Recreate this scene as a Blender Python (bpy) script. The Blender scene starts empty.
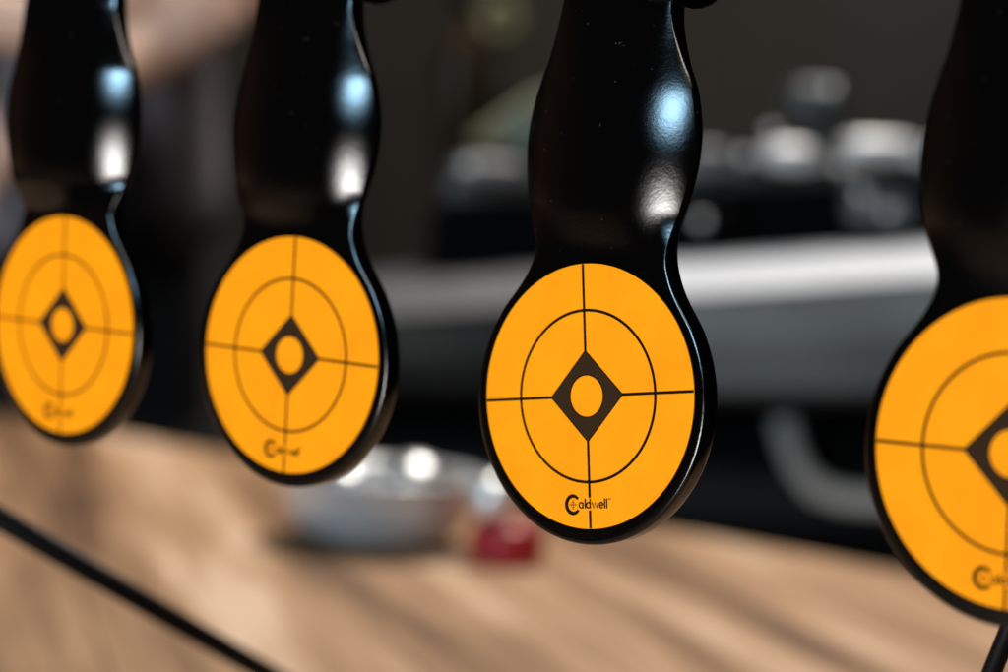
import bpy, bmesh, math, random
from mathutils import Vector, Matrix, Euler
random.seed(7)
scene = bpy.context.scene
COL = scene.collection

# ------------------------------------------------------------ camera
CAM = Vector((0.28197, -0.35291, 0.04062))
FW = Vector((-0.64875227, 0.75804615, -0.06698151))
RT = Vector((0.7560652, 0.65205119, 0.05652135))
UP = Vector((-0.08652117, 0.01397403, 0.996152))
FPX = 2374.8
cd = bpy.data.cameras.new('camera')
cam = bpy.data.objects.new('camera', cd)
COL.objects.link(cam)
m3 = Matrix((RT, UP, -FW)).transposed()
cam.matrix_world = Matrix.Translation(CAM) @ m3.to_4x4()
cd.sensor_width = 36
cd.lens = FPX / 1008 * 36
cd.clip_start = 0.02
cd.clip_end = 50
cd.dof.use_dof = True
cd.dof.focus_distance = 0.4475
cd.dof.aperture_fstop = 9.0
scene.camera = cam

# ------------------------------------------------------------ world and lamps
w = bpy.data.worlds.new('World'); scene.world = w; w.use_nodes = True
nt = w.node_tree; bg = nt.nodes['Background']
geo = nt.nodes.new('ShaderNodeTexCoord')
dot = nt.nodes.new('ShaderNodeVectorMath'); dot.operation = 'DOT_PRODUCT'
dot.inputs[1].default_value = (-0.97, -0.2, 0.05)
nt.links.new(geo.outputs['Generated'], dot.inputs[0])
rp = nt.nodes.new('ShaderNodeValToRGB')
rp.color_ramp.elements[0].position = 0.8; rp.color_ramp.elements[0].color = (0.004, 0.004, 0.004, 1)
rp.color_ramp.elements[1].position = 0.95; rp.color_ramp.elements[1].color = (0.06, 0.027, 0.014, 1)
nt.links.new(dot.outputs['Value'], rp.inputs[0]); nt.links.new(rp.outputs[0], bg.inputs[0])
bg.inputs[1].default_value = 1.0

def area(name, az, el, dist, size, power, color, target=(0.013, 0, 0.045), sy=None):
    """az measured from -Y (towards +X), seen from the target"""
    l = bpy.data.lights.new(name, 'AREA'); l.shape = 'ELLIPSE' if sy else 'DISK'; l.size = size
    if sy: l.size_y = sy
    l.energy = power; l.color = color
    o = bpy.data.objects.new(name, l); COL.objects.link(o)
    a, e = math.radians(az), math.radians(el)
    d = Vector((math.sin(a)*math.cos(e), -math.cos(a)*math.cos(e), math.sin(e)))
    t = Vector(target); o.location = t + d*dist
    o.rotation_euler = (-d).to_track_quat('-Z', 'Y').to_euler()
    return o
area('window_lamp', -2, 17.5, 2.6, 0.95, 46, (0.42, 0.74, 1.0), sy=0.32)
area('bench_lamp', -3, -11.5, 1.9, 0.74, 22, (1.0, 0.96, 0.92), sy=0.22)
area('key_lamp', 12, 46, 1.9, 0.5, 8.5, (1.0, 0.93, 0.84), (0, 0, 0))
area('ceiling_lamp', 205, 72, 2.1, 0.7, 60, (1.0, 0.92, 0.81), (-0.55, 0.75, -0.15))

scene.view_settings.view_transform = 'Standard'
scene.view_settings.look = 'None'
scene.view_settings.exposure = 0
scene.view_settings.gamma = 1

# ------------------------------------------------------------ helpers
def tag(o, label=None, cat=None, group=None, kind=None):
    if label: o['label'] = label
    if cat: o['category'] = cat
    if group: o['group'] = group
    if kind: o['kind'] = kind
    return o
def empty(name, loc=(0, 0, 0), rot=(0, 0, 0)):
    o = bpy.data.objects.new(name, None); COL.objects.link(o)
    o.location = loc; o.rotation_euler = rot; o.empty_display_size = 0.02
    return o
def mesh_obj(name, bm, mat, parent=None, smooth=True):
    bmesh.ops.recalc_face_normals(bm, faces=bm.faces)
    me = bpy.data.meshes.new(name); bm.to_mesh(me); bm.free()
    if smooth:
        for p in me.polygons: p.use_smooth = True
    if mat: me.materials.append(mat)
    o = bpy.data.objects.new(name, me); COL.objects.link(o)
    if parent: o.parent = parent
    return o
def from_data(name, vs, fs, mat, parent=None, smooth=True):
    me = bpy.data.meshes.new(name); me.from_pydata([tuple(v) for v in vs], [], fs); me.update()
    if smooth:
        for p in me.polygons: p.use_smooth = True
    me.materials.append(mat)
    o = bpy.data.objects.new(name, me); COL.objects.link(o)
    if parent: o.parent = parent
    return o
def bevel(o, wd, seg=3, ang=35):
    b = o.modifiers.new('bevel', 'BEVEL'); b.width = wd; b.segments = seg
    b.limit_method = 'ANGLE'; b.angle_limit = math.radians(ang)
    return o
def add_box(bm, c, s, rot=None):
    mt = Matrix.Translation(c) @ (rot.to_4x4() if rot else Matrix.Identity(4)) @ Matrix.Diagonal((s[0], s[1], s[2], 1))
    bmesh.ops.create_cube(bm, size=1, matrix=mt)
def add_tube(bm, pts, rad, seg=16, cap=True):
    """swept tube with a radius per point"""
    pts = [Vector(p) for p in pts]
    if not hasattr(rad, '__len__'): rad = [rad]*len(pts)
    rings = []; n = None
    for i, p in enumerate(pts):
        t = (pts[min(i+1, len(pts)-1)] - pts[max(i-1, 0)]).normalized()
        if n is None:
            n = t.cross(Vector((0.31, 0.77, 0.55))).normalized()
        else:
            n = (n - t*n.dot(t)).normalized()
        b = t.cross(n)
        rings.append([bm.verts.new(p + (n*math.cos(k*2*math.pi/seg) + b*math.sin(k*2*math.pi/seg))*rad[i]) for k in range(seg)])
    for a, b in zip(rings, rings[1:]):
        for k in range(seg):
            bm.faces.new((a[k], a[(k+1) % seg], b[(k+1) % seg], b[k]))
    if cap:
        bm.faces.new(rings[0]); bm.faces.new(rings[-1][::-1])
def add_lathe(bm, c, prof, seg=48, axis=None):
    """prof: list of (r, z); revolves about z through c (or rotated by axis matrix)"""
    c = Vector(c); ax = axis or Matrix.Identity(3); rings = []
    for r, z in prof:
        if r < 1e-7: rings.append([bm.verts.new(c + ax @ Vector((0, 0, z)))])
        else: rings.append([bm.verts.new(c + ax @ Vector((r*math.cos(k*2*math.pi/seg), r*math.sin(k*2*math.pi/seg), z))) for k in range(seg)])
    for a, b in zip(rings, rings[1:]):
        for k in range(seg):
            q = [a[k % len(a)], a[(k+1) % len(a)], b[(k+1) % len(b)], b[k % len(b)]]
            u = []
            for v in q:
                if v not in u: u.append(v)
            if len(u) > 2: bm.faces.new(u)

# ------------------------------------------------------------ materials
def mat(name, color, rough=0.5, metal=0.0, spec=0.5, coat=0.0, bump=None, vary=None, trans=0.0, ior=1.5, coat_rough=0.1):
    m = bpy.data.materials.new(name); m.use_nodes = True
    nt = m.node_tree; b = nt.nodes['Principled BSDF']
    b.inputs['Base Color'].default_value = (*color, 1); b.inputs['Roughness'].default_value = rough
    b.inputs['Metallic'].default_value = metal; b.inputs['Specular IOR Level'].default_value = spec
    b.inputs['Coat Weight'].default_value = coat; b.inputs['Coat Roughness'].default_value = coat_rough
    b.inputs['Transmission Weight'].default_value = trans; b.inputs['IOR'].default_value = ior
    tc = nt.nodes.new('ShaderNodeTexCoord')
    if vary:      # (scale, colour2, (sx,sy,sz) stretch, lo, hi)
        sc, c2, st, lo, hi = vary
        mp = nt.nodes.new('ShaderNodeMapping'); mp.inputs['Scale'].default_value = st
        n = nt.nodes.new('ShaderNodeTexNoise'); n.inputs['Scale'].default_value = sc; n.inputs['Detail'].default_value = 6
        r = nt.nodes.new('ShaderNodeMapRange'); r.inputs[1].default_value = lo; r.inputs[2].default_value = hi
        mx = nt.nodes.new('ShaderNodeMix'); mx.data_type = 'RGBA'
        mx.inputs[6].default_value = (*color, 1); mx.inputs[7].default_value = (*c2, 1)
        nt.links.new(tc.outputs['Object'], mp.inputs[0]); nt.links.new(mp.outputs[0], n.inputs[0])
        nt.links.new(n.outputs[0], r.inputs[0]); nt.links.new(r.outputs[0], mx.inputs[0])
        nt.links.new(mx.outputs[2], b.inputs['Base Color'])
    if bump:      # list of (scale, distance)
        prev = None
        for sc, ds in bump:
            n = nt.nodes.new('ShaderNodeTexNoise'); n.inputs['Scale'].default_value = sc; n.inputs['Detail'].default_value = 3
            nt.links.new(tc.outputs['Object'], n.inputs[0])
            bp = nt.nodes.new('ShaderNodeBump'); bp.inputs['Distance'].default_value = ds; bp.inputs['Strength'].default_value = 1
            nt.links.new(n.outputs[0], bp.inputs['Height'])
            if prev: nt.links.new(prev.outputs[0], bp.inputs['Normal'])
            prev = bp
        nt.links.new(prev.outputs[0], b.inputs['Normal'])
    return m

M = {}
def powder_coat():
    """black powder coat: near-black body under a soft satin gloss"""
    m = bpy.data.materials.new('black_powder_coat'); m.use_nodes = True
    nt = m.node_tree; nt.nodes.remove(nt.nodes['Principled BSDF']); out = nt.nodes['Material Output']
    tc = nt.nodes.new('ShaderNodeTexCoord'); prev = None
    for sc, ds in ((1700, 0.000012), (600, 0.000012), (190, 0.000015)):
        n = nt.nodes.new('ShaderNodeTexNoise'); n.inputs['Scale'].default_value = sc; n.inputs['Detail'].default_value = 3
        nt.links.new(tc.outputs['Object'], n.inputs[0])
        b = nt.nodes.new('ShaderNodeBump'); b.inputs['Distance'].default_value = ds; b.inputs['Strength'].default_value = 1
        nt.links.new(n.outputs[0], b.inputs['Height'])
        if prev: nt.links.new(prev.outputs[0], b.inputs['Normal'])
        prev = b
    d = nt.nodes.new('ShaderNodeBsdfDiffuse'); d.inputs[0].default_value = (0.0013, 0.0011, 0.0010, 1)
    vo = nt.nodes.new('ShaderNodeTexNoise'); vo.inputs['Scale'].default_value = 750; vo.inputs['Detail'].default_value = 2
    nt.links.new(tc.outputs['Object'], vo.inputs[0])
    vr = nt.nodes.new('ShaderNodeValToRGB'); vr.color_ramp.elements[0].position = 0.74; vr.color_ramp.elements[0].color = (0.0013, 0.0011, 0.0010, 1)
    vr.color_ramp.elements[1].position = 0.78; vr.color_ramp.elements[1].color = (0.03, 0.027, 0.024, 1)
    nt.links.new(vo.outputs[0], vr.inputs[0]); nt.links.new(vr.outputs[0], d.inputs[0])
    g = nt.nodes.new('ShaderNodeBsdfAnisotropic'); g.distribution = 'BECKMANN'; g.inputs['Roughness'].default_value = 0.235
    g.inputs['Color'].default_value = (1, 1, 1, 1)
    f = nt.nodes.new('ShaderNodeFresnel'); f.inputs[0].default_value = 1.55
    mx = nt.nodes.new('ShaderNodeMixShader')
    nt.links.new(prev.outputs[0], d.inputs['Normal']); nt.links.new(prev.outputs[0], g.inputs['Normal'])
    nt.links.new(f.outputs[0], mx.inputs[0]); nt.links.new(d.outputs[0], mx.inputs[1]); nt.links.new(g.outputs[0], mx.inputs[2])
    nt.links.new(mx.outputs[0], out.inputs[0])
    return m
M['powder'] = powder_coat()
M['orange'] = mat('orange_sticker_paper', (0.98, 0.308, 0.002), 0.7, spec=0.08, bump=[(2500, 0.00001)],
                  vary=(95, (0.92, 0.272, 0.002), (1, 1, 1), 0.36, 0.72))
M['ink'] = mat('dark_brown_ink', (0.010, 0.005, 0.002), 0.8, spec=0.03)
M['diamond'] = mat('brown_printed_ink', (0.036, 0.018, 0.008), 0.8, spec=0.03, vary=(3000, (0.028, 0.013, 0.006), (1, 1, 1), 0.3, 0.8))
M['redink'] = mat('red_brown_ink', (0.24, 0.045, 0.006), 0.8, spec=0.03)
M['standblack'] = mat('black_steel_bar', (0.003, 0.003, 0.003), 0.5, spec=0.15, bump=[(900, 0.00005)])
M['steel'] = mat('brushed_steel', (0.30, 0.32, 0.37), 0.5, metal=0.1, vary=(9, (0.21, 0.23, 0.27), (1, 3, 3), 0.35, 0.7))
M['darksteel'] = mat('dark_grey_strip', (0.058, 0.060, 0.068), 0.6, metal=0.1, vary=(14, (0.035, 0.036, 0.04), (1, 3, 3), 0.35, 0.7))
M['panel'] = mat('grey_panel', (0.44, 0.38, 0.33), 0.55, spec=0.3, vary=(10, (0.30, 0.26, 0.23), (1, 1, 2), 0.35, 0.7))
M['darkpanel'] = mat('dark_grey_panel', (0.085, 0.070, 0.058), 0.6, spec=0.2, vary=(10, (0.05, 0.042, 0.036), (1, 1, 2), 0.35, 0.7))
M['chrome'] = mat('chrome', (0.62, 0.64, 0.67), 0.36, metal=1.0)
M['castmetal'] = mat('dull_cast_metal', (0.065, 0.072, 0.075), 0.45, metal=0.3, vary=(40, (0.035, 0.04, 0.042), (1, 1, 1), 0.3, 0.7))
M['blackplastic'] = mat('black_plastic', (0.0015, 0.0015, 0.0015), 0.6, spec=0.04)
M['charcoal'] = mat('charcoal_wall_paint', (0.044, 0.040, 0.036), 0.9, spec=0.1, vary=(1.6, (0.026, 0.024, 0.021), (1, 1, 0.6), 0.3, 0.7))
M['darkwood'] = mat('black_bench_paint', (0.006, 0.005, 0.005), 0.7, spec=0.2)
M['floor'] = mat('dark_floor', (0.02, 0.018, 0.016), 0.7)
M['skin'] = mat('skin', (0.80, 0.55, 0.43), 0.5, spec=0.3, vary=(16, (0.62, 0.36, 0.25), (1, 1, 1), 0.35, 0.75))
M['jacket'] = mat('charcoal_cloth', (0.30, 0.28, 0.31), 0.85, spec=0.15, vary=(5, (0.006, 0.005, 0.005), (2.0, 1.6, 0.8), 0.42, 0.62))  # pale slanting streaks paint lit folds, near-black ones their shade
for n_ in M['jacket'].node_tree.nodes:
    if n_.type == 'MAPPING': n_.inputs['Rotation'].default_value = (0, math.radians(-38), math.radians(40))
M['trousers'] = mat('black_cloth', (0.008, 0.008, 0.009), 0.9, spec=0.1)
M['hair'] = mat('dark_hair', (0.015, 0.010, 0.007), 0.6)
M['amber'] = mat('amber_glass', (0.022, 0.011, 0.003), 0.4, spec=0.25)
M['olive'] = mat('olive_tape', (0.17, 0.17, 0.09), 0.6)
M['rag'] = mat('pale_green_cloth', (0.17, 0.21, 0.17), 0.85, spec=0.1, vary=(18, (0.20, 0.18, 0.11), (1, 1, 1), 0.4, 0.6))
M['red'] = mat('red_plastic', (0.42, 0.006, 0.016), 0.4, coat=0.3)
M['white'] = mat('glossy_white_metal', (0.90, 0.89, 0.88), 0.33, metal=0.6, coat=0.4)
M['bowlmetal'] = mat('polished_bowl_metal', (0.74, 0.75, 0.76), 0.3, metal=0.3, vary=(45, (0.38, 0.40, 0.42), (1, 1, 6), 0.3, 0.7))

# wood: broad streaks and fine grain along local X of the table
m = bpy.data.materials.new('table_wood'); m.use_nodes = True; M['wood'] = m
nt = m.node_tree; b = nt.nodes['Principled BSDF']
tc = nt.nodes.new('ShaderNodeTexCoord')
def strnoise(sx, sy, scale, detail, dist=0.0):
    mp = nt.nodes.new('ShaderNodeMapping'); mp.inputs['Scale'].default_value = (sx, sy, 1)
    n = nt.nodes.new('ShaderNodeTexNoise'); n.inputs['Scale'].default_value = scale; n.inputs['Detail'].default_value = detail
    n.inputs['Distortion'].default_value = dist
    nt.links.new(tc.outputs['Object'], mp.inputs[0]); nt.links.new(mp.outputs[0], n.inputs[0]); return n
n1 = strnoise(0.5, 6.0, 3.0, 3, 0.35); n2 = strnoise(1.2, 40, 6, 6)
cr = nt.nodes.new('ShaderNodeValToRGB')
els = cr.color_ramp.elements
els[0].position = 0.385; els[0].color = (0.10, 0.048, 0.021, 1)
els[1].position = 0.62; els[1].color = (0.72, 0.50, 0.345, 1)
e = els.new(0.455); e.color = (0.27, 0.145, 0.07, 1)
e = els.new(0.54); e.color = (0.45, 0.26, 0.145, 1)
ad = nt.nodes.new('ShaderNodeMix'); ad.data_type = 'FLOAT'; ad.inputs[0].default_value = 0.2
nt.links.new(n1.outputs[0], ad.inputs[2]); nt.links.new(n2.outputs[0], ad.inputs[3])
n3 = strnoise(2.6, 9.0, 1.7, 2, 0.8)
a2 = nt.nodes.new('ShaderNodeMix'); a2.data_type = 'FLOAT'; a2.inputs[0].default_value = 0.12
nt.links.new(ad.outputs[0], a2.inputs[2]); nt.links.new(n3.outputs[0], a2.inputs[3]); nt.links.new(a2.outputs[0], cr.inputs[0]); nt.links.new(cr.outputs[0], b.inputs['Base Color'])
b.inputs['Roughness'].default_value = 0.55; b.inputs['Specular IOR Level'].default_value = 0.3
bp = nt.nodes.new('ShaderNodeBump'); bp.inputs['Distance'].default_value = 0.0004
nt.links.new(n2.outputs[0], bp.inputs['Height']); nt.links.new(bp.outputs[0], b.inputs['Normal'])

# ------------------------------------------------------------ the room's own directions: x across the view, y away, z up
YAW = 0.7079
LX = Vector((math.cos(YAW), math.sin(YAW), 0)); LY = Vector((-math.sin(YAW), math.cos(YAW), 0))
ORG = Vector((CAM.x, CAM.y, 0)); TZ = CAM.z - 0.19      # TZ: the table top
FLOOR = TZ - 0.76
def at(px, py, d):
    """world point seen at px, py at the distance d (measured level, straight ahead)"""
    v = FW + RT*((px-504)/FPX) - UP*((py-336)/FPX)
    return CAM + v*(d/v.dot(LY))
def on_table(px, py, z=TZ):
    v = FW + RT*((px-504)/FPX) - UP*((py-336)/FPX)
    return CAM + v*((z-CAM.z)/v.z)

# ============================================================ SETTING
bm = bmesh.new()
q = [ORG + LX*x + LY*y for x, y in ((-4, -3), (4, -3), (4, 4.2), (-4, 4.2))]
bm.faces.new([bm.verts.new((v.x, v.y, FLOOR)) for v in q])
tag(mesh_obj('floor', bm, M['floor'], smooth=False), kind='structure')
bm = bmesh.new()
add_box(bm, (0, 0, 0), (8.0, 0.1, 3.4))
o = mesh_obj('back_wall', bm, M['charcoal'], smooth=False)
o.location = ORG + LY*3.0 + Vector((0, 0, FLOOR+1.7)); o.rotation_euler = (0, 0, YAW)
tag(o, 'charcoal painted wall far behind the targets', 'wall')
o['kind'] = 'structure'

# wooden table: far edge runs along the line under the dark bench
tbl = empty('wooden_table', (0, 0, TZ)); tag(tbl, 'light brown wooden table with streaked grain beneath the hanging targets', 'table')
GA = math.atan2(-0.573, 0.819)                                   # grain direction
A = on_table(-60, 403); B = on_table(1068, 600)
edge = (B-A).normalized(); A = A - edge*0.5; B = B + edge*0.4
nearv = Vector((edge.y, -edge.x, 0))
C2 = B + nearv*1.25; D2 = A + nearv*1.25
def planks(corners, thick):
    """boards clipped from the table quad, running along the grain"""
    gx = Vector((math.cos(GA), math.sin(GA), 0)); gy = Vector((-math.sin(GA), math.cos(GA), 0))
    bm = bmesh.new()
    f = bm.faces.new([bm.verts.new((c.x, c.y, 0)) for c in corners])
    lo = min(c.dot(gy) for c in corners); hi = max(c.dot(gy) for c in corners); k = lo + 0.06
    while k < hi:
        bmesh.ops.bisect_plane(bm, geom=bm.verts[:]+bm.edges[:]+bm.faces[:], plane_co=gy*k, plane_no=gy)
        k += 0.118
    bmesh.ops.split_edges(bm, edges=[e for e in bm.edges if len(e.link_faces) == 2])
    for f in list(bm.faces):
        c = f.calc_center_median()
        for v in f.verts:
            d = (v.co-c); v.co -= gy*(0.0006 if d.dot(gy) > 0 else -0.0006)
    r = bmesh.ops.extrude_face_region(bm, geom=bm.faces[:])
    for v in [g for g in r['geom'] if isinstance(g, bmesh.types.BMVert)]: v.co.z -= thick
    rot = Matrix.Rotation(-GA, 4, 'Z'); bmesh.ops.transform(bm, matrix=rot, verts=bm.verts)
    return bm
o = mesh_obj('tabletop', planks([A, B, C2, D2], 0.03), M['wood'], tbl, smooth=False)
o.rotation_euler = (0, 0, GA)
for c in (A, B, C2, D2):
    bm = bmesh.new()
    ctr = (A+B+C2+D2)/4; p = c + (ctr-c).normalized()*0.14
    add_box(bm, (p.x, p.y, -0.03-0.365), (0.06, 0.06, 0.73))
    mesh_obj('leg', bm, M['wood'], tbl, smooth=False)

# ============================================================ TARGET PADDLES
RS = 0.0254                     # sticker radius
RD = 0.0279; DZ = -0.0006; TH = 0.0042
ZK = [(14, 23.9), (16, 22.5), (18, 20.9), (20, 19.35), (22, 18.05), (24, 17.05), (26.5, 16.2), (29, 16.15), (32, 16.75), (36, 17.9),
      (40, 18.9), (44, 19.6), (48, 19.85), (52, 19.7), (56, 19.0), (60, 17.85), (64, 16.3), (68, 15.05), (72, 14.1), (76, 13.55), (80, 13.3), (86, 13.2)]
def hw(z):
    z *= 1000
    if z <= 14: return math.sqrt(max(0, (RD*1e3)**2 - (z-DZ*1e3)**2))/1e3
    for i in range(len(ZK)-1):
        if ZK[i][0] <= z <= ZK[i+1][0]:
            p0 = ZK[max(i-1, 0)]; p1 = ZK[i]; p2 = ZK[i+1]; p3 = ZK[min(i+2, len(ZK)-1)]
            m1 = (p2[1]-p0[1])/(p2[0]-p0[0]); m2 = (p3[1]-p1[1])/(p3[0]-p1[0])
            if i == 0: m1 = -0.62
            h = p2[0]-p1[0]; t = (z-p1[0])/h
            return ((2*t**3-3*t*t+1)*p1[1] + (t**3-2*t*t+t)*h*m1 + (-2*t**3+3*t*t)*p2[1] + (t**3-t*t)*h*m2)/1e3
    return ZK[-1][1]/1e3
def form(x, z):
    """pressed shape of the neck: bows forward, its sides fold back"""
    z *= 1000; x = x*1000
    d = abs(z-47.0)
    if z < 47:                                                     # below the middle: a shallow curl, then straight down to the disc
        k, d1 = 0.0105, 12.5
        y = (k*d*d/2 if d < d1 else k*d1*d1/2 + k*d1*(d-d1)) - 1.74
        if y > -0.3: y = -(0.3-y)**2/1.2 if y < 0.3 else 0.0
        if z < 25.3: y = 0.0
    else:                                                          # above: a stronger curl, then straight to the sleeve
        k, d1 = 0.0145, 14.0
        y = (k*d*d/2 if d < d1 else k*d1*d1/2 + k*d1*(min(d, 30.0)-d1)) - 1.74
    return (y + 3.4*neck_blend(z)*(min(1.12, abs(x/19.8))**3 - 0.08))/1000
def neck_blend(z):
    g = min(1, max(0, (z-25.0)/11.5)); g = g*g*(3-2*g); h = min(1, max(0, (84-z)/18))
    return g*h*h*(3-2*h)
def neck_shift(z):
    g = min(1, max(0, (z-25.0)/11.5)); g = g*g*(3-2*g); h = min(1, max(0, (z-58)/18))
    return g*0.0012 + 0.0022*h*h*(3-2*h)

def paddle_mesh(twist=0.0):
    # right-hand half of the outline, bottom to top
    pts = []
    a = -math.pi/2
    while True:
        x = RD*math.cos(a); z = DZ + RD*math.sin(a)
        if z > 0.0135: break
        pts.append((max(x, 0), z)); a += math.radians(1.6)
    z = 0.0145
    while z < 0.0859:
        pts.append((hw(z), z)); z += 0.0007
    for k in range(0, 10):                                        # rounded top corner
        t = math.radians(k*10); pts.append((0.0082 + 0.005*math.cos(t), 0.0865 + 0.005*math.sin(t)))
    pts.append((0.0, 0.0915))
    n = len(pts); nor = []
    for i in range(n):
        p, q_ = pts[max(i-1, 0)], pts[min(i+1, n-1)]
        t = Vector((q_[0]-p[0], q_[1]-p[1])).normalized(); nor.append(Vector((t.y, -t.x)))
    nor[0] = Vector((0, -1)); nor[-1] = Vector((0, 1))
    e = 0.0007; NC = 22
    bm = bmesh.new()
    def ring(off, y):
        out = []
        for i in range(n):
            x = max(pts[i][0] - nor[i].x*off, 0.0); z = pts[i][1] - nor[i].y*off
            out.append((x, z, y))
        return out
    profile = [(e, 0)] + [(e*(1-math.sin(t)), e*(1-math.cos(t))) for t in (math.radians(22), math.radians(45), math.radians(68), math.radians(90))]
    profile += [(e*(1-math.cos(t)), TH-e+e*math.sin(t)) for t in (0, math.radians(30), math.radians(60), math.radians(90))]
    rings = [ring(o_, y) for o_, y in profile]
    def V(x, z, y):
        zm = z*1000; tt = max(0.0, min(1.0, (zm-25.6)/8)); a = math.radians(twist)*tt*tt*(3-2*tt)*(1+0.5*max(0.0, min(1.0, (zm-60)/14)))*max(0.0, min(1.0, (90-zm)/8))
        b_ = neck_blend(zm)*max(0.0, min(1.0, (74-zm)/12)); y *= 1 - 0.66*b_*min(1.0, abs(x)/max(hw(min(z, 0.0859)), 1e-4))**2   # the pressed bulge thins to its edges
        x *= 1 + 0.05*b_
        yy = y + form(x, z); c_, s_ = math.cos(a), math.sin(a)
        return bm.verts.new((x*c_ - yy*s_ - neck_shift(zm), x*s_ + yy*c_, z))
    def closed(r):
        right = [V(*r[i]) for i in range(n)]
        left = [V(-r[i][0], r[i][1], r[i][2]) for i in range(n)]
        left[0] = right[0]; left[-1] = right[-1]
        return right, left
    loops = [closed(r) for r in rings]
    for (r0, l0), (r1, l1) in zip(loops, loops[1:]):
        for s0, s1 in ((r0, r1), (l0, l1)):
            for i in range(n-1):
                bm.faces.new((s0[i], s0[i+1], s1[i+1], s1[i]))
    for (rr, ll), rg in ((loops[0], rings[0]), (loops[-1], rings[-1])):
        rows = []
        for i in range(n):
            if i in (0, n-1): rows.append([rr[i]]*(NC+1)); continue
            x, z, y = rg[i]; row = [ll[i]]
            for k in range(1, NC): 
                xx = -x + 2*x*k/NC; row.append(V(xx, z, y))
            row.append(rr[i]); rows.append(row)
        for i in range(n-1):
            for k in range(NC):
                q4 = []
                for v in (rows[i][k], rows[i][k+1], rows[i+1][k+1], rows[i+1][k]):
                    if v not in q4: q4.append(v)
                if len(q4) > 2:
                    try: bm.faces.new(q4)
                    except ValueError: pass
    bmesh.ops.remove_doubles(bm, verts=bm.verts, dist=1e-7)
    return bm

# flat printed marks: everything is a thin ribbon or plate standing a hair in front of the sticker
def ribbon(bm, pts, wd, y, closed=False):
    n = len(pts); L_ = []
    for i in range(n):
        if closed: a_, b_ = pts[(i-1) % n], pts[(i+1) % n]
        else: a_, b_ = pts[max(i-1, 0)], pts[min(i+1, n-1)]
        t = Vector((b_[0]-a_[0], b_[1]-a_[1])).normalized(); nn = Vector((-t.y, t.x))
        w_ = wd[i] if hasattr(wd, '__len__') else wd
        L_.append((bm.verts.new((pts[i][0]+nn.x*w_/2, y, pts[i][1]+nn.y*w_/2)), bm.verts.new((pts[i][0]-nn.x*w_/2, y, pts[i][1]-nn.y*w_/2))))
    for i in range(n if closed else n-1):
        a_, b_ = L_[i], L_[(i+1) % n]; bm.faces.new((a_[0], b_[0], b_[1], a_[1]))
def arc(cx, cz, rx, rz, a0, a1, n=24):
    return [(cx+rx*math.cos(math.radians(a0+(a1-a0)*i/n)), cz+rz*math.sin(math.radians(a0+(a1-a0)*i/n))) for i in range(n+1)]
YS = -0.00022; YI = YS - 0.00005
mm = 0.001

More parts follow.
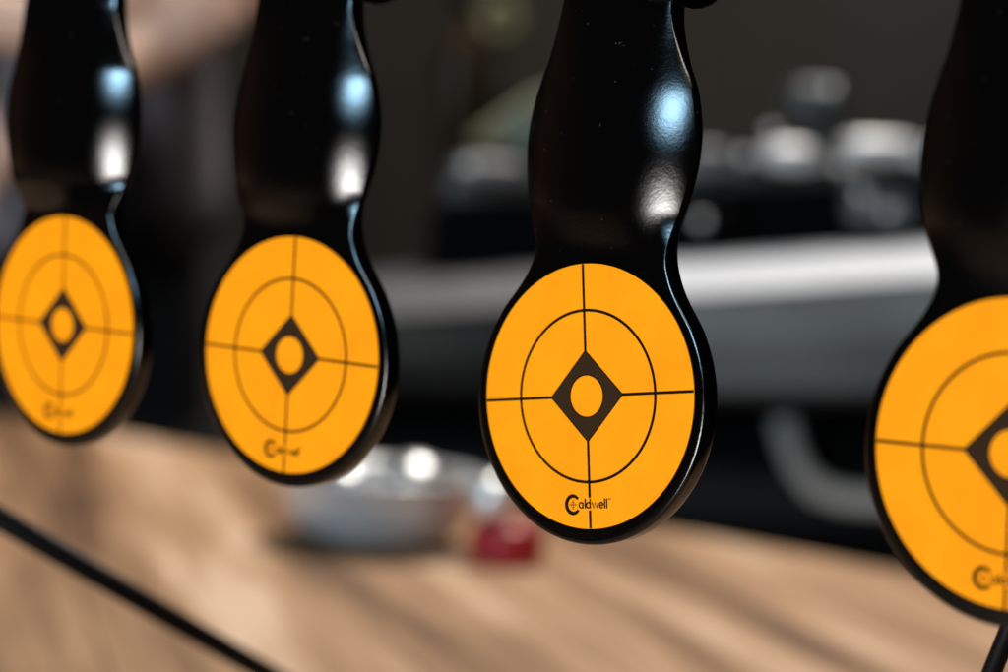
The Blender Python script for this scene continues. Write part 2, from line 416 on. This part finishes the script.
def make_paddle():
    root = empty('target_paddle')
    mesh_obj('plate', paddle_mesh(), M['powder'], root)
    bm = bmesh.new()                                               # sleeve that hangs on the rod
    add_tube(bm, [(-0.0105, 0.0115, 0.0905), (0.0055, 0.0115, 0.0905)], 0.0062, 24)
    add_box(bm, (-0.0025, 0.0070, 0.0885), (0.012, 0.004, 0.005))
    mesh_obj('sleeve', bm, M['powder'], root, smooth=False)
    # sticker: thin disc with its own small thickness
    bm = bmesh.new(); N = 160
    fr = [bm.verts.new((RS*math.cos(2*math.pi*i/N), YS, RS*math.sin(2*math.pi*i/N))) for i in range(N)]
    bk = [bm.verts.new((RS*math.cos(2*math.pi*i/N), -0.00002, RS*math.sin(2*math.pi*i/N))) for i in range(N)]
    bm.faces.new(fr); bm.faces.new(bk[::-1])
    for i in range(N): bm.faces.new((fr[i], bk[i], bk[(i+1) % N], fr[(i+1) % N]))
    st = mesh_obj('sticker', bm, M['orange'], root, smooth=False)
    # crosshair
    bm = bmesh.new(); lw = 0.56*mm; g = 8.3*mm
    ribbon(bm, [(-RS*0.997, 0), (-g, 0)], lw, YI); ribbon(bm, [(g, 0), (RS*0.997, 0)], lw, YI)
    ribbon(bm, [(0, g), (0, RS*0.997)], lw, YI)
    ribbon(bm, [(0, -g), (0, -19.45*mm)], lw, YI); ribbon(bm, [(0, -21.85*mm), (0, -RS*0.997)], lw, YI)
    ribbon(bm, arc(0, 0, 16.45*mm, 16.45*mm, 0, 360, 120)[:-1], lw, YI - 0.00001, closed=True)
    mesh_obj('crosshair', bm, M['ink'], st, smooth=False)
    bm = bmesh.new(); K = 64; s = 8.75*mm; r0 = 4.05*mm             # diamond with a round hole
    inn, out = [], []
    for i in range(K):
        a_ = 2*math.pi*i/K; c_, s_ = math.cos(a_), math.sin(a_); t = s/(abs(c_)+abs(s_))
        inn.append(bm.verts.new((r0*c_, YI-0.00002, r0*s_))); out.append(bm.verts.new((t*c_, YI-0.00002, t*s_)))
    for i in range(K): bm.faces.new((inn[i], out[i], out[(i+1) % K], inn[(i+1) % K]))
    dm = mesh_obj('diamond', bm, M['diamond'], st, smooth=False)
    bm = bmesh.new()
    ribbon(bm, arc(0, 0, r0, r0, 0, 360, 64)[:-1], 0.22*mm, YI-0.00003, closed=True)
    ribbon(bm, [(s, 0), (0, s), (-s, 0), (0, -s)], 0.26*mm, YI-0.00003, closed=True)
    mesh_obj('outline', bm, M['ink'], dm, smooth=False)
    # lettering
    bm = bmesh.new(); cx, cz = -4.1*mm, -20.75*mm
    n = 36; pts = arc(cx, cz, 1.62*mm, 1.66*mm, 40, 322, n)
    ribbon(bm, pts, [(0.56+0.26*math.sin(math.pi*i/n))*mm for i in range(n+1)], YI)
    base = -21.45*mm; xh = 1.16*mm; asc = 1.85*mm; sw = 0.30*mm
    def bowl(x, r): ribbon(bm, arc(x, base+xh/2, r, xh/2-0.06*mm, 0, 360, 20)[:-1], sw, YI, closed=True)
    def stem(x, h): ribbon(bm, [(x, base-0.03*mm), (x, base+h)], sw, YI-0.00001)
    bowl(-2.17*mm, 0.46*mm); stem(-1.68*mm, xh)                     # a
    stem(-1.12*mm, asc)                                             # l
    bowl(-0.40*mm, 0.46*mm); stem(0.09*mm, asc)                     # d
    ribbon(bm, [(0.55*mm, base+xh), (0.92*mm, base), (1.29*mm, base+xh*0.95), (1.66*mm, base), (2.03*mm, base+xh)], sw, YI-0.00001)   # w
    ribbon(bm, [(2.36*mm, base+xh*0.50), (3.22*mm, base+xh*0.50)] , sw*0.9, YI-0.00002)
    ribbon(bm, arc(2.80*mm, base+xh/2, 0.46*mm, xh/2-0.06*mm, 0, 318, 20), sw, YI-0.00001)      # e
    stem(3.62*mm, asc); stem(4.12*mm, asc)                          # l l
    ribbon(bm, [(4.42*mm, base+asc), (4.72*mm, base+asc)], 0.09*mm, YI); ribbon(bm, [(4.57*mm, base+asc), (4.57*mm, base+asc-0.3*mm)], 0.09*mm, YI-0.00001)
    ribbon(bm, [(4.82*mm, base+asc-0.3*mm), (4.84*mm, base+asc), (4.97*mm, base+asc-0.18*mm), (5.10*mm, base+asc), (5.12*mm, base+asc-0.3*mm)], 0.08*mm, YI-0.00001)
    lg = mesh_obj('lettering', bm, M['ink'], st, smooth=False)
    bm = bmesh.new()
    ribbon(bm, [(cx-0.95*mm, cz), (cx+0.95*mm, cz)], 0.13*mm, YI-0.00003); ribbon(bm, [(cx, cz-0.98*mm), (cx, cz+0.98*mm)], 0.13*mm, YI-0.00004)
    ribbon(bm, arc(cx, cz, 0.5*mm, 0.5*mm, 0, 360, 20)[:-1], 0.07*mm, YI-0.00002, closed=True)
    mesh_obj('crosshair_mark', bm, M['redink'], lg, smooth=False)
    return root
def kids(o): return [c for c in bpy.data.objects if c.parent == o]
def copy_tree(o, parent=None):
    c = o.copy(); COL.objects.link(c); c.parent = parent
    for ch in kids(o): copy_tree(ch, c)
    return c
proto = make_paddle()
#          x        y       z      yaw     roll   sticker roll  tilt
SPOT = [(-0.15742, 0.0017, 0.0001, -0.0111, 0.0053, -0.004, -0.0219, 'leftmost black paddle, its softly blurred orange sticker touching the left edge'),
        (-0.08312, 0.0036, -0.0002, 0.0376, 0.0025, -0.010, -0.0058, 'slightly blurred black steel paddle with orange bullseye sticker, second from the left'),
        (0.0, 0.0021, -0.0004, -0.0034, -0.0066, 0.1447, 0.0309, 'sharply focused black steel paddle with orange sticker, tilted crosshair and readable lettering'),
        (0.09604, -0.0074, 0.0004, 0.0089, -0.0021, 0.029, -0.0032, 'nearest black steel paddle, its big orange sticker cut off by the right edge')]
paddles = [proto] + [None]*3
for i in range(1, 4): paddles[i] = copy_tree(proto)
for p, (x, y, z, yw, ro, sr, ti, lab) in zip(paddles, SPOT):
    ex = Vector((math.cos(ro)*math.cos(yw), math.cos(ro)*math.sin(yw), math.sin(ro))); ny = Vector((-math.sin(yw), math.cos(yw), 0)); ez = ex.cross(ny)
    ez, ny = ez*math.cos(ti)+ny*math.sin(ti), ny*math.cos(ti)-ez*math.sin(ti)
    R_ = Matrix((ex, ny, ez)).transposed()
    p.rotation_euler = R_.to_euler(); p.location = (x, y, z)
    tw = {0: 9.0, 1: 2.0}.get(paddles.index(p), 0.0)              # the two far paddles have slightly twisted necks
    if tw:
        for c in kids(p):
            if c.name.startswith('plate'):
                tmp = mesh_obj('plate', paddle_mesh(tw), M['powder']); c.data = tmp.data; bpy.data.objects.remove(tmp)
    tag(p, lab, 'target', 'black hanging target paddles with orange stickers')
    for c in kids(p):
        if c.name.startswith('sticker'): c.rotation_euler = (0, -sr, 0)

# ============================================================ THE STAND THEY HANG FROM
stand = empty('target_stand', (0, 0.0125, TZ))
tag(stand, 'black steel stand whose rod carries the four paddles, on thin slanting legs', 'stand')
zz = lambda z: z - TZ
bm = bmesh.new(); add_tube(bm, [(-0.222, 0, zz(0.0905)), (0.155, 0, zz(0.0905))], 0.004, 20)
mesh_obj('rod', bm, M['standblack'], stand)
for x, rc in ((-0.159, 0.0115), (-0.084, 0.0150), (0.0, 0.0162), (0.096, 0.0150)):
    for s in (1,):
        bm = bmesh.new(); x0 = x + 0.0052
        add_tube(bm, [(x0, 0, zz(0.0905)), (x0+0.0060, 0, zz(0.0905))], rc, 32)
        mesh_obj('collar', bm, M['standblack'], stand, smooth=False); bevel(kids(stand)[-1], 0.0008)
def leg(a_, b_, r=0.003):
    bm = bmesh.new(); a_ = Vector(a_) - stand.location; b_ = Vector(b_) - stand.location
    add_tube(bm, [a_, b_], r, 20); bb = Vector((b_.x, b_.y, b_.z))
    l_ = mesh_obj('leg', bm, M['standblack'], stand)
    bm = bmesh.new(); add_lathe(bm, (bb.x, bb.y, 0), [(0, 0.0), (0.009, 0.0), (0.010, 0.002), (0.008, 0.007), (0, 0.008)], 24)
    mesh_obj('foot', bm, M['blackplastic'], l_)
bm = bmesh.new(); add_tube(bm, [(-0.213, 0, zz(0.098)), (-0.213, 0, zz(-0.05))], 0.005, 20); mesh_obj('post', bm, M['standblack'], stand)
leg((-0.2085, 0.008, -0.0453), (-0.205, 0.193, TZ+0.004), 0.0031)
leg((-0.2125, 0.012, -0.0453), (-0.2125, -0.16, TZ+0.004), 0.0031)
def plane_hit(px, py, y):
    v = FW + RT*((px-504)/FPX) - UP*((py-336)/FPX); return CAM + v*((y-CAM.y)/v.y)
p1, p2 = plane_hit(1001, 650, 0.03), plane_hit(990, 677, 0.03)
dv = (p1-p2); up_ = p2 + dv*((0.088-p2.z)/dv.z); dn_ = p2 + dv*((TZ+0.004-p2.z)/dv.z)
leg(up_, dn_, 0.0018)
bm = bmesh.new(); add_tube(bm, [(up_.x, 0.0, zz(0.0905)), (up_.x, 0.02, zz(0.089))], 0.003, 16); mesh_obj('bracket', bm, M['standblack'], stand)
bm = bmesh.new(); add_tube(bm, [(0.150, 0, zz(0.098)), (0.150, 0, zz(TZ+0.001))], 0.004, 20); mesh_obj('post', bm, M['standblack'], stand)

# ============================================================ THINGS ON THE TABLE
# thick glass bowl
p = on_table(377, 543); bowl = empty('metal_bowl', p); tag(bowl, 'round silvery bowl standing on the wooden table', 'bowl')
bm = bmesh.new()
k = 1.0
add_lathe(bm, (0, 0, 0.0005), [(0, 0), (0.026, 0), (0.036, 0.003), (0.045, 0.012), (0.050, 0.026), (0.0525, 0.034), (0.0545, 0.0355), (0.0525, 0.037),
     (0.0480, 0.034), (0.041, 0.014), (0.031, 0.007), (0.024, 0.005), (0, 0.005)], 72)
mesh_obj('bowl_body', bm, M['bowlmetal'], bowl)
o_ = bpy.data.objects['bowl_body']
for dx, dy, r_, lab_, mt_ in ((0.0175, 0.004, 0.0195, 'chrome ball added for its glint above the rim of the silvery bowl', 'chrome'), (-0.019, 0.004, 0.0165, 'smaller steel ball added for its glint, on the left side of the silvery bowl', 'chrome')):  # chrome balls added to give the bowl bright highlights
    bm = bmesh.new(); bmesh.ops.create_uvsphere(bm, u_segments=32, v_segments=20, radius=r_)
    s_ = mesh_obj('glint_ball', bm, M[mt_]); s_.location = p + (LX*dx + LY*dy) + Vector((0, 0, 0.0065 + r_)); tag(s_, lab_, 'ball', 'balls added to the silvery bowl for glints')
# red pot with a white ball-shaped lid knob
p = on_table(506, 563); pot = empty('red_pot', p); tag(pot, 'small red pot with a round white knob on its lid, beside the silvery bowl', 'pot')
bm = bmesh.new(); add_lathe(bm, (0, 0, 0), [(0, 0), (0.016, 0), (0.018, 0.002), (0.019, 0.012), (0.018, 0.014), (0, 0.0145)], 40); mesh_obj('pot_body', bm, M['red'], pot)
bm = bmesh.new(); add_lathe(bm, (0, 0, 0.0146), [(0, 0), (0.0185, 0), (0.017, 0.004), (0.006, 0.006), (0, 0.006)], 40); ld = mesh_obj('lid', bm, M['red'], pot)
bm = bmesh.new(); bmesh.ops.create_uvsphere(bm, u_segments=28, v_segments=18, radius=0.0120); kb = mesh_obj('knob', bm, M['white'], ld); kb.location = (-0.0060, -0.0052, 0.0316)

# ============================================================ BENCH AND MACHINE BEHIND
DB = 1.78
bench = empty('black_bench', ORG + LY*2.05 + Vector((0, 0, FLOOR)), (0, 0, YAW)); tag(bench, 'low black bench behind the wooden table, carrying the steel machine', 'bench')
bm = bmesh.new(); add_box(bm, (0.30, 0.18, TZ-FLOOR-0.045), (1.1, 0.85, 0.04)); bevel(mesh_obj('benchtop', bm, M['darkwood'], bench, smooth=False), 0.004)
for x in (-0.2, 0.8):
    for y in (-0.2, 0.55):
        bm = bmesh.new(); add_box(bm, (x, y, (TZ-FLOOR-0.065)/2), (0.05, 0.05, TZ-FLOOR-0.067)); mesh_obj('leg', bm, M['darkwood'], bench, smooth=False)

mach = empty('steel_machine', (0, 0, 0)); tag(mach, 'long steel and black machine with chrome fittings on the bench behind the targets', 'machine')
def quad_loft(name, secs, mt, parent, bev=None):
    n = len(secs[0]); vs = [v for s_ in secs for v in s_]; fs = []
    for j in range(len(secs)-1):
        for i in range(n): fs.append((j*n+i, j*n+(i+1) % n, (j+1)*n+(i+1) % n, (j+1)*n+i))
    fs.append(tuple(range(n))[::-1]); fs.append(tuple((len(secs)-1)*n+i for i in range(n)))
    bm = bmesh.new(); V_ = [bm.verts.new(v) for v in vs]
    for f in fs: bm.faces.new([V_[i] for i in f])
    o = mesh_obj(name, bm, mt, parent, smooth=False)
    if bev: bevel(o, bev, 4, 20)
    return o
DH = 1.70                                                          # hood: strip on top, curved panel below, both in darker copies on the left
def hood_sec(px, part):
    t = (px-390)/(930-390)
    yt = 281 - 34*t; yb = 318 - 39*t; ym = 362 - 30*t; yl = 402 + 2*t
    if part == 'strip': rows = [(yb, 0), (yb, 0.30), (yt, 0.30), (yt, 0.032)]
    else: rows = [(yb+1.5, 0.001), (ym, 0.004), (yl-12, 0.03), (yl, 0.06), (yl, 0.30), (yb+1.5, 0.30)]
    x0 = at(px, 300, DH).dot(LX); dy0 = ORG.dot(LY) + DH
    return [Vector((0, 0, at(px, y, DH+(d if d < 0.1 else 0.06)).z)) + LX*x0 + LY*(dy0+d) for y, d in rows]
quad_loft('top_strip', [hood_sec(x, 'strip') for x in (606, 760, 900, 1150)], M['steel'], mach, 0.003)
quad_loft('front_panel', [hood_sec(x, 'panel') for x in (606, 760, 900, 1150)], M['panel'], mach, 0.003)
quad_loft('left_strip', [hood_sec(x, 'strip') for x in (340, 470, 604)], M['darksteel'], mach, 0.003)
quad_loft('left_panel', [hood_sec(x, 'panel') for x in (340, 470, 604)], M['darkpanel'], mach, 0.003)
def slab(name, pxa, pxb, ya, yb, d0, d1, mt, bev=0.004, slope=-0.05, parent=None):
    secs = []
    for px in (pxa, pxb):
        dy = slope*(px-700); x0 = at(px, 300, d0).dot(LX)
        secs.append([Vector((0, 0, at(px, y+dy, d0).z)) + LX*x0 + LY*(ORG.dot(LY)+d) for y, d in ((ya, d0), (yb, d0), (yb, d1), (ya, d1))])
    return quad_loft(name, secs, mt, parent or mach, bev)
slab('black_body', 425, 1120, 192, 272, DB+0.06, DB+0.34, M['blackplastic'])
slab('black_base', 350, 1140, 396, 620, DB+0.03, DB+0.30, M['blackplastic'], slope=0.0)
slab('upper_ledge', 438, 1120, 166, 190, DB+0.05, DB+0.30, M['castmetal'], 0.006)
# chrome caps along the upper ledge
def blob(name, px, py, rx, rz, d, mt, ry=None, parent=None, rot=0):
    c = at(px, py, d); s = d/FPX; bm = bmesh.new()
    bmesh.ops.create_uvsphere(bm, u_segments=32, v_segments=20, radius=1)
    for v in bm.verts:                                             # soft boxy body
        f_ = 1/max(1e-6, (abs(v.co.x)**3+abs(v.co.y)**3+abs(v.co.z)**3)**(1/3)); v.co *= f_
    mt_ = Matrix.Translation(c) @ Matrix.Rotation(YAW, 4, 'Z') @ Matrix.Rotation(math.radians(rot), 4, 'Y') @ Matrix.Diagonal((rx*s, (ry or rx*0.8)*s, rz*s, 1))
    bmesh.ops.transform(bm, matrix=mt_, verts=bm.verts)
    return mesh_obj(name, bm, mt, parent or mach)
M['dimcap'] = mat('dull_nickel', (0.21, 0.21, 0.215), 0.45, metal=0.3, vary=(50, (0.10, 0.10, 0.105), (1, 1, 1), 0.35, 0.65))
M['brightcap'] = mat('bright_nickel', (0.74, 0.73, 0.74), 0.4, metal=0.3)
blob('cap', 790, 156, 27, 14, DB+0.02, M['brightcap'])
blob('cap', 880, 148, 39, 13, DB+0.02, M['brightcap'], 26)
blob('cap', 950, 150, 22, 14, DB+0.02, M['brightcap'])
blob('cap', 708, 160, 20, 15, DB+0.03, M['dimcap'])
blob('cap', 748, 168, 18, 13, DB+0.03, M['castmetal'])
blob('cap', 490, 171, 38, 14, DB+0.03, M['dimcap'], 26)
blob('dome', 815, 105, 30, 24, DB+0.12, M['castmetal'])
bm = bmesh.new(); add_tube(bm, [at(815, 120, DB+0.12), at(815, 172, DB+0.12)], 0.012, 20); mesh_obj('dome_neck', bm, M['castmetal'], mach)
blob('knob', 867, 204, 21, 24, DB+0.03, M['dimcap'], 26)
for q_ in ((745, 157), (772, 133), (843, 168), (862, 196), (889, 214), (701, 222), (918, 160), (468, 168), (832, 90)):  # tiny chrome balls added as glints over the machine
    blob('glint_bead', q_[0], q_[1], 5.5, 5.5, DB-0.012, M['chrome'])
blob('knob', 897, 211, 16, 18, DB+0.03, M['dimcap'], 24)
blob('knob', 712, 225, 20, 20, DB+0.03, M['blackplastic'], 24)
hp = [(783, 418), (788, 440), (798, 466), (815, 488), (840, 498), (880, 502), (930, 500)]
bm = bmesh.new(); add_tube(bm, [at(*q_, DB-0.01) for q_ in hp], 0.0095, 20); mesh_obj('handle', bm, M['panel'], mach)

# folded pale cloth on the ledge
secs = []
for dd in (DB+0.06, DB+0.14):
    secs.append([at(468, 146, dd), at(474, 132, dd), at(500, 114, dd), at(532, 92, dd), at(560, 84, dd), at(570, 150, dd)])
rg = quad_loft('folded_cloth', secs, M['rag'], None, 0.006); tag(rg, 'pale green folded cloth lying on top of the machine, left of its middle', 'cloth')
# bottle and tape roll further back
c = at(455, 152, DB+0.24); btl = empty('amber_bottle', (c.x, c.y, at(455, 146, DB+0.24).z)); tag(btl, 'dark amber bottle standing on the left end of the machine', 'bottle')
bm = bmesh.new(); add_lathe(bm, (0, 0, 0), [(0, 0), (0.017, 0), (0.019, 0.003), (0.019, 0.075), (0.016, 0.088), (0.008, 0.098), (0.008, 0.115), (0, 0.115)], 32); mesh_obj('bottle_body', bm, M['amber'], btl)
bm = bmesh.new(); add_lathe(bm, (0, 0, 0.1151), [(0, 0), (0.0095, 0), (0.0095, 0.014), (0, 0.015)], 32); mesh_obj('bottle_cap', bm, M['blackplastic'], btl)
c = at(499, 20, 2.88); tp = empty('tape_roll', c, (0, 0, YAW)); tag(tp, 'olive green roll of tape hanging on the charcoal wall', 'tape')
bm = bmesh.new(); add_lathe(bm, (0, 0, 0), [(0.010, -0.012), (0.026, -0.012), (0.026, 0.012), (0.010, 0.012), (0.010, -0.012)], 40, Matrix.Rotation(math.pi/2, 3, 'X')); mesh_obj('tape_ring', bm, M['olive'], tp)
bm = bmesh.new(); add_tube(bm, [(0, -0.02, 0.0), (0, 0.06, 0.004)], 0.004, 12); mesh_obj('hook', bm, M['castmetal'], tp)

# ============================================================ PERSON STANDING BEHIND THE TABLE
DP = 1.98
def skin_mesh(name, chains, mt, parent, root_i=0, sub=2):
    """chains: list of lists of (key, (lx, ly, z), radius); equal keys share a joint"""
    vs, rd, idx, ed = [], [], {}, []
    for ch in chains:
        prev = None
        for key, co, r in ch:
            if key not in idx:
                idx[key] = len(vs); vs.append(ORG + LX*co[0] + LY*co[1] + Vector((0, 0, co[2]))); rd.append(r)
            if prev is not None: ed.append((prev, idx[key]))
            prev = idx[key]
    me = bpy.data.meshes.new(name); me.from_pydata([tuple(v) for v in vs], ed, [])
    o = bpy.data.objects.new(name, me); COL.objects.link(o); me.materials.append(mt)
    sm = o.modifiers.new('skin', 'SKIN'); sm.use_smooth_shade = True
    for i, r in enumerate(rd):
        r = (r, r) if not hasattr(r, '__len__') else r
        me.skin_vertices[0].data[i].radius = r
        me.skin_vertices[0].data[i].use_root = (i == root_i)
    s_ = o.modifiers.new('sub', 'SUBSURF'); s_.levels = sub; s_.render_levels = sub
    if parent: o.parent = parent
    return o
def lp(px, py, d):
    v = at(px, py, d) - ORG; return (v.dot(LX), v.dot(LY), v.z)
X0 = -0.42
F = FLOOR
per = None
eR = lp(372, -118, DP-0.12); wR = lp(150, 48, DP-0.24); eL = (X0-0.30, DP-0.06, 0.21); wL = lp(40, 28, DP-0.20)
def lerp(a_, b_, t): return tuple(a_[i]+(b_[i]-a_[i])*t for i in range(3))
def hand(prefix, wrist, palm_dir, spread, key_w, curl=(0, 0, -1), L=1.0):
    """wrist -> palm -> four fingers and a thumb, each a chain of its own"""
    d = Vector(palm_dir).normalized(); s = Vector(spread).normalized(); c_ = Vector(curl).normalized(); w0 = Vector(wrist)
    P0 = w0 + d*0.045*L; P1 = w0 + d*0.082*L
    out = [[(key_w, tuple(w0), (0.026, 0.020)), (prefix+'p0', tuple(P0), (0.036, 0.017)), (prefix+'p1', tuple(P1), (0.037, 0.014))]]
    for n_, off, ln, r in (('f1', 0.029, 0.072, 0.0088), ('f2', 0.010, 0.080, 0.009), ('f3', -0.010, 0.074, 0.0086), ('f4', -0.029, 0.058, 0.0076)):
        b0 = P1 + s*off + d*0.012
        k1 = b0 + d*ln*0.45 + c_*ln*0.10; k2 = k1 + d*ln*0.25 + c_*ln*0.18; k3 = k2 + d*ln*0.12 + c_*ln*0.22
        out.append([(prefix+'p1', tuple(P1), (0.037, 0.014)), (prefix+n_+'a', tuple(b0), r*1.1), (prefix+n_+'b', tuple(k1), r), (prefix+n_+'c', tuple(k2), r*0.92), (prefix+n_+'d', tuple(k3), r*0.8)])
    t0 = P0 + s*0.034; t1 = t0 + s*0.022 + d*0.026; t2 = t1 + d*0.028 + s*0.004 + c_*0.006
    out.append([(prefix+'p0', tuple(P0), (0.036, 0.017)), (prefix+'ta', tuple(t0), 0.013), (prefix+'tb', tuple(t1), 0.0105), (prefix+'tc', tuple(t2), 0.009)])
    return out
sh = 0.52; ch = []
ch.append([('pel', (X0, DP, F+0.93), 0.10), ('waist', (X0, DP, F+1.08), 0.09), ('chest', (X0, DP, F+1.27), 0.10), ('up', (X0, DP, F+1.42), 0.075),
           ('neck', (X0, DP-0.01, F+1.50), 0.055), ('jaw', (X0, DP-0.035, F+1.58), (0.065, 0.075)), ('head', (X0, DP-0.03, F+1.66), (0.078, 0.095)), ('crown', (X0, DP-0.02, F+1.72), (0.066, 0.08))])
ch.append([('jaw', (X0, DP-0.035, F+1.58), 0.07), ('nose', (X0, DP-0.145, F+1.625), 0.012)])
for sx, e_, w_, kk in ((1, eR, wR, 'R'), (-1, eL, wL, 'L')):
    shp = (X0+sx*0.19, DP, F+1.40)
    ch.append([('up', (X0, DP, F+1.42), 0.1), ('s'+kk, shp, 0.06), ('ua'+kk, lerp(shp, e_, 0.5), 0.047), ('e'+kk, e_, 0.039), ('fa'+kk, lerp(e_, w_, 0.35), 0.038), ('fb'+kk, lerp(e_, w_, 0.75), 0.028), ('w'+kk, w_, (0.026, 0.020))])
    ch.append([('pel', (X0, DP, F+0.93), 0.12), ('h'+kk, (X0+sx*0.09, DP, F+0.86), 0.085), ('k'+kk, (X0+sx*0.10, DP-0.01, F+0.48), 0.055), ('a'+kk, (X0+sx*0.11, DP+0.02, F+0.09), 0.038), ('t'+kk, (X0+sx*0.12, DP-0.13, F+0.035), (0.04, 0.03))])
ch += hand('r', wR, Vector(lp(20, 122, DP-0.30)) - Vector(wR), (0.35, 0.2, 0.9), 'wR', (0.2, 0.1, -1))
ch += hand('l', wL, Vector(lp(138, 0, DP-0.22)) - Vector(wL), (0.2, -0.7, 0.7), 'wL', (0.1, 0.4, -1))
per = skin_mesh('person', ch, M['skin'], None)
tag(per, 'person in dark clothes standing behind the table with bare forearms raised', 'person')
jk = [[('hem', (X0, DP, F+0.84), 0.20), ('pel', (X0, DP, F+0.93), 0.19), ('waist', (X0, DP, F+1.08), 0.175), ('chest', (X0, DP, F+1.27), 0.185), ('up', (X0, DP, F+1.41), 0.125), ('nk', (X0, DP, F+1.485), 0.068)]]
for sx, e_, kk in ((1, eR, 'R'), (-1, eL, 'L')):
    shp = (X0+sx*0.19, DP, F+1.40)
    jk.append([('up', (X0, DP, F+1.43), 0.12), ('s'+kk, shp, 0.075), ('ua'+kk, lerp(shp, e_, 0.5), 0.062), ('e'+kk, lerp(shp, e_, 0.92), 0.052)])
j = skin_mesh('jacket', jk, M['jacket'], per)
tr = [[('pel', (X0, DP, F+0.94), 0.15), ('b', (X0, DP, F+0.90), 0.15)]]
for sx, kk in ((1, 'R'), (-1, 'L')):
    tr.append([('b', (X0, DP, F+0.90), 0.13), ('h'+kk, (X0+sx*0.09, DP, F+0.84), 0.10), ('k'+kk, (X0+sx*0.10, DP-0.01, F+0.48), 0.075), ('a'+kk, (X0+sx*0.11, DP+0.02, F+0.10), 0.06)])
skin_mesh('trousers', tr, M['trousers'], per)
bm = bmesh.new(); bmesh.ops.create_uvsphere(bm, u_segments=32, v_segments=20, radius=1)
bmesh.ops.transform(bm, matrix=Matrix.Translation(ORG+LX*X0+LY*(DP+0.0)+Vector((0, 0, F+1.70))) @ Matrix.Rotation(YAW, 4, 'Z') @ Matrix.Diagonal((0.088, 0.10, 0.085, 1)), verts=bm.verts)
mesh_obj('hair', bm, M['hair'], per)
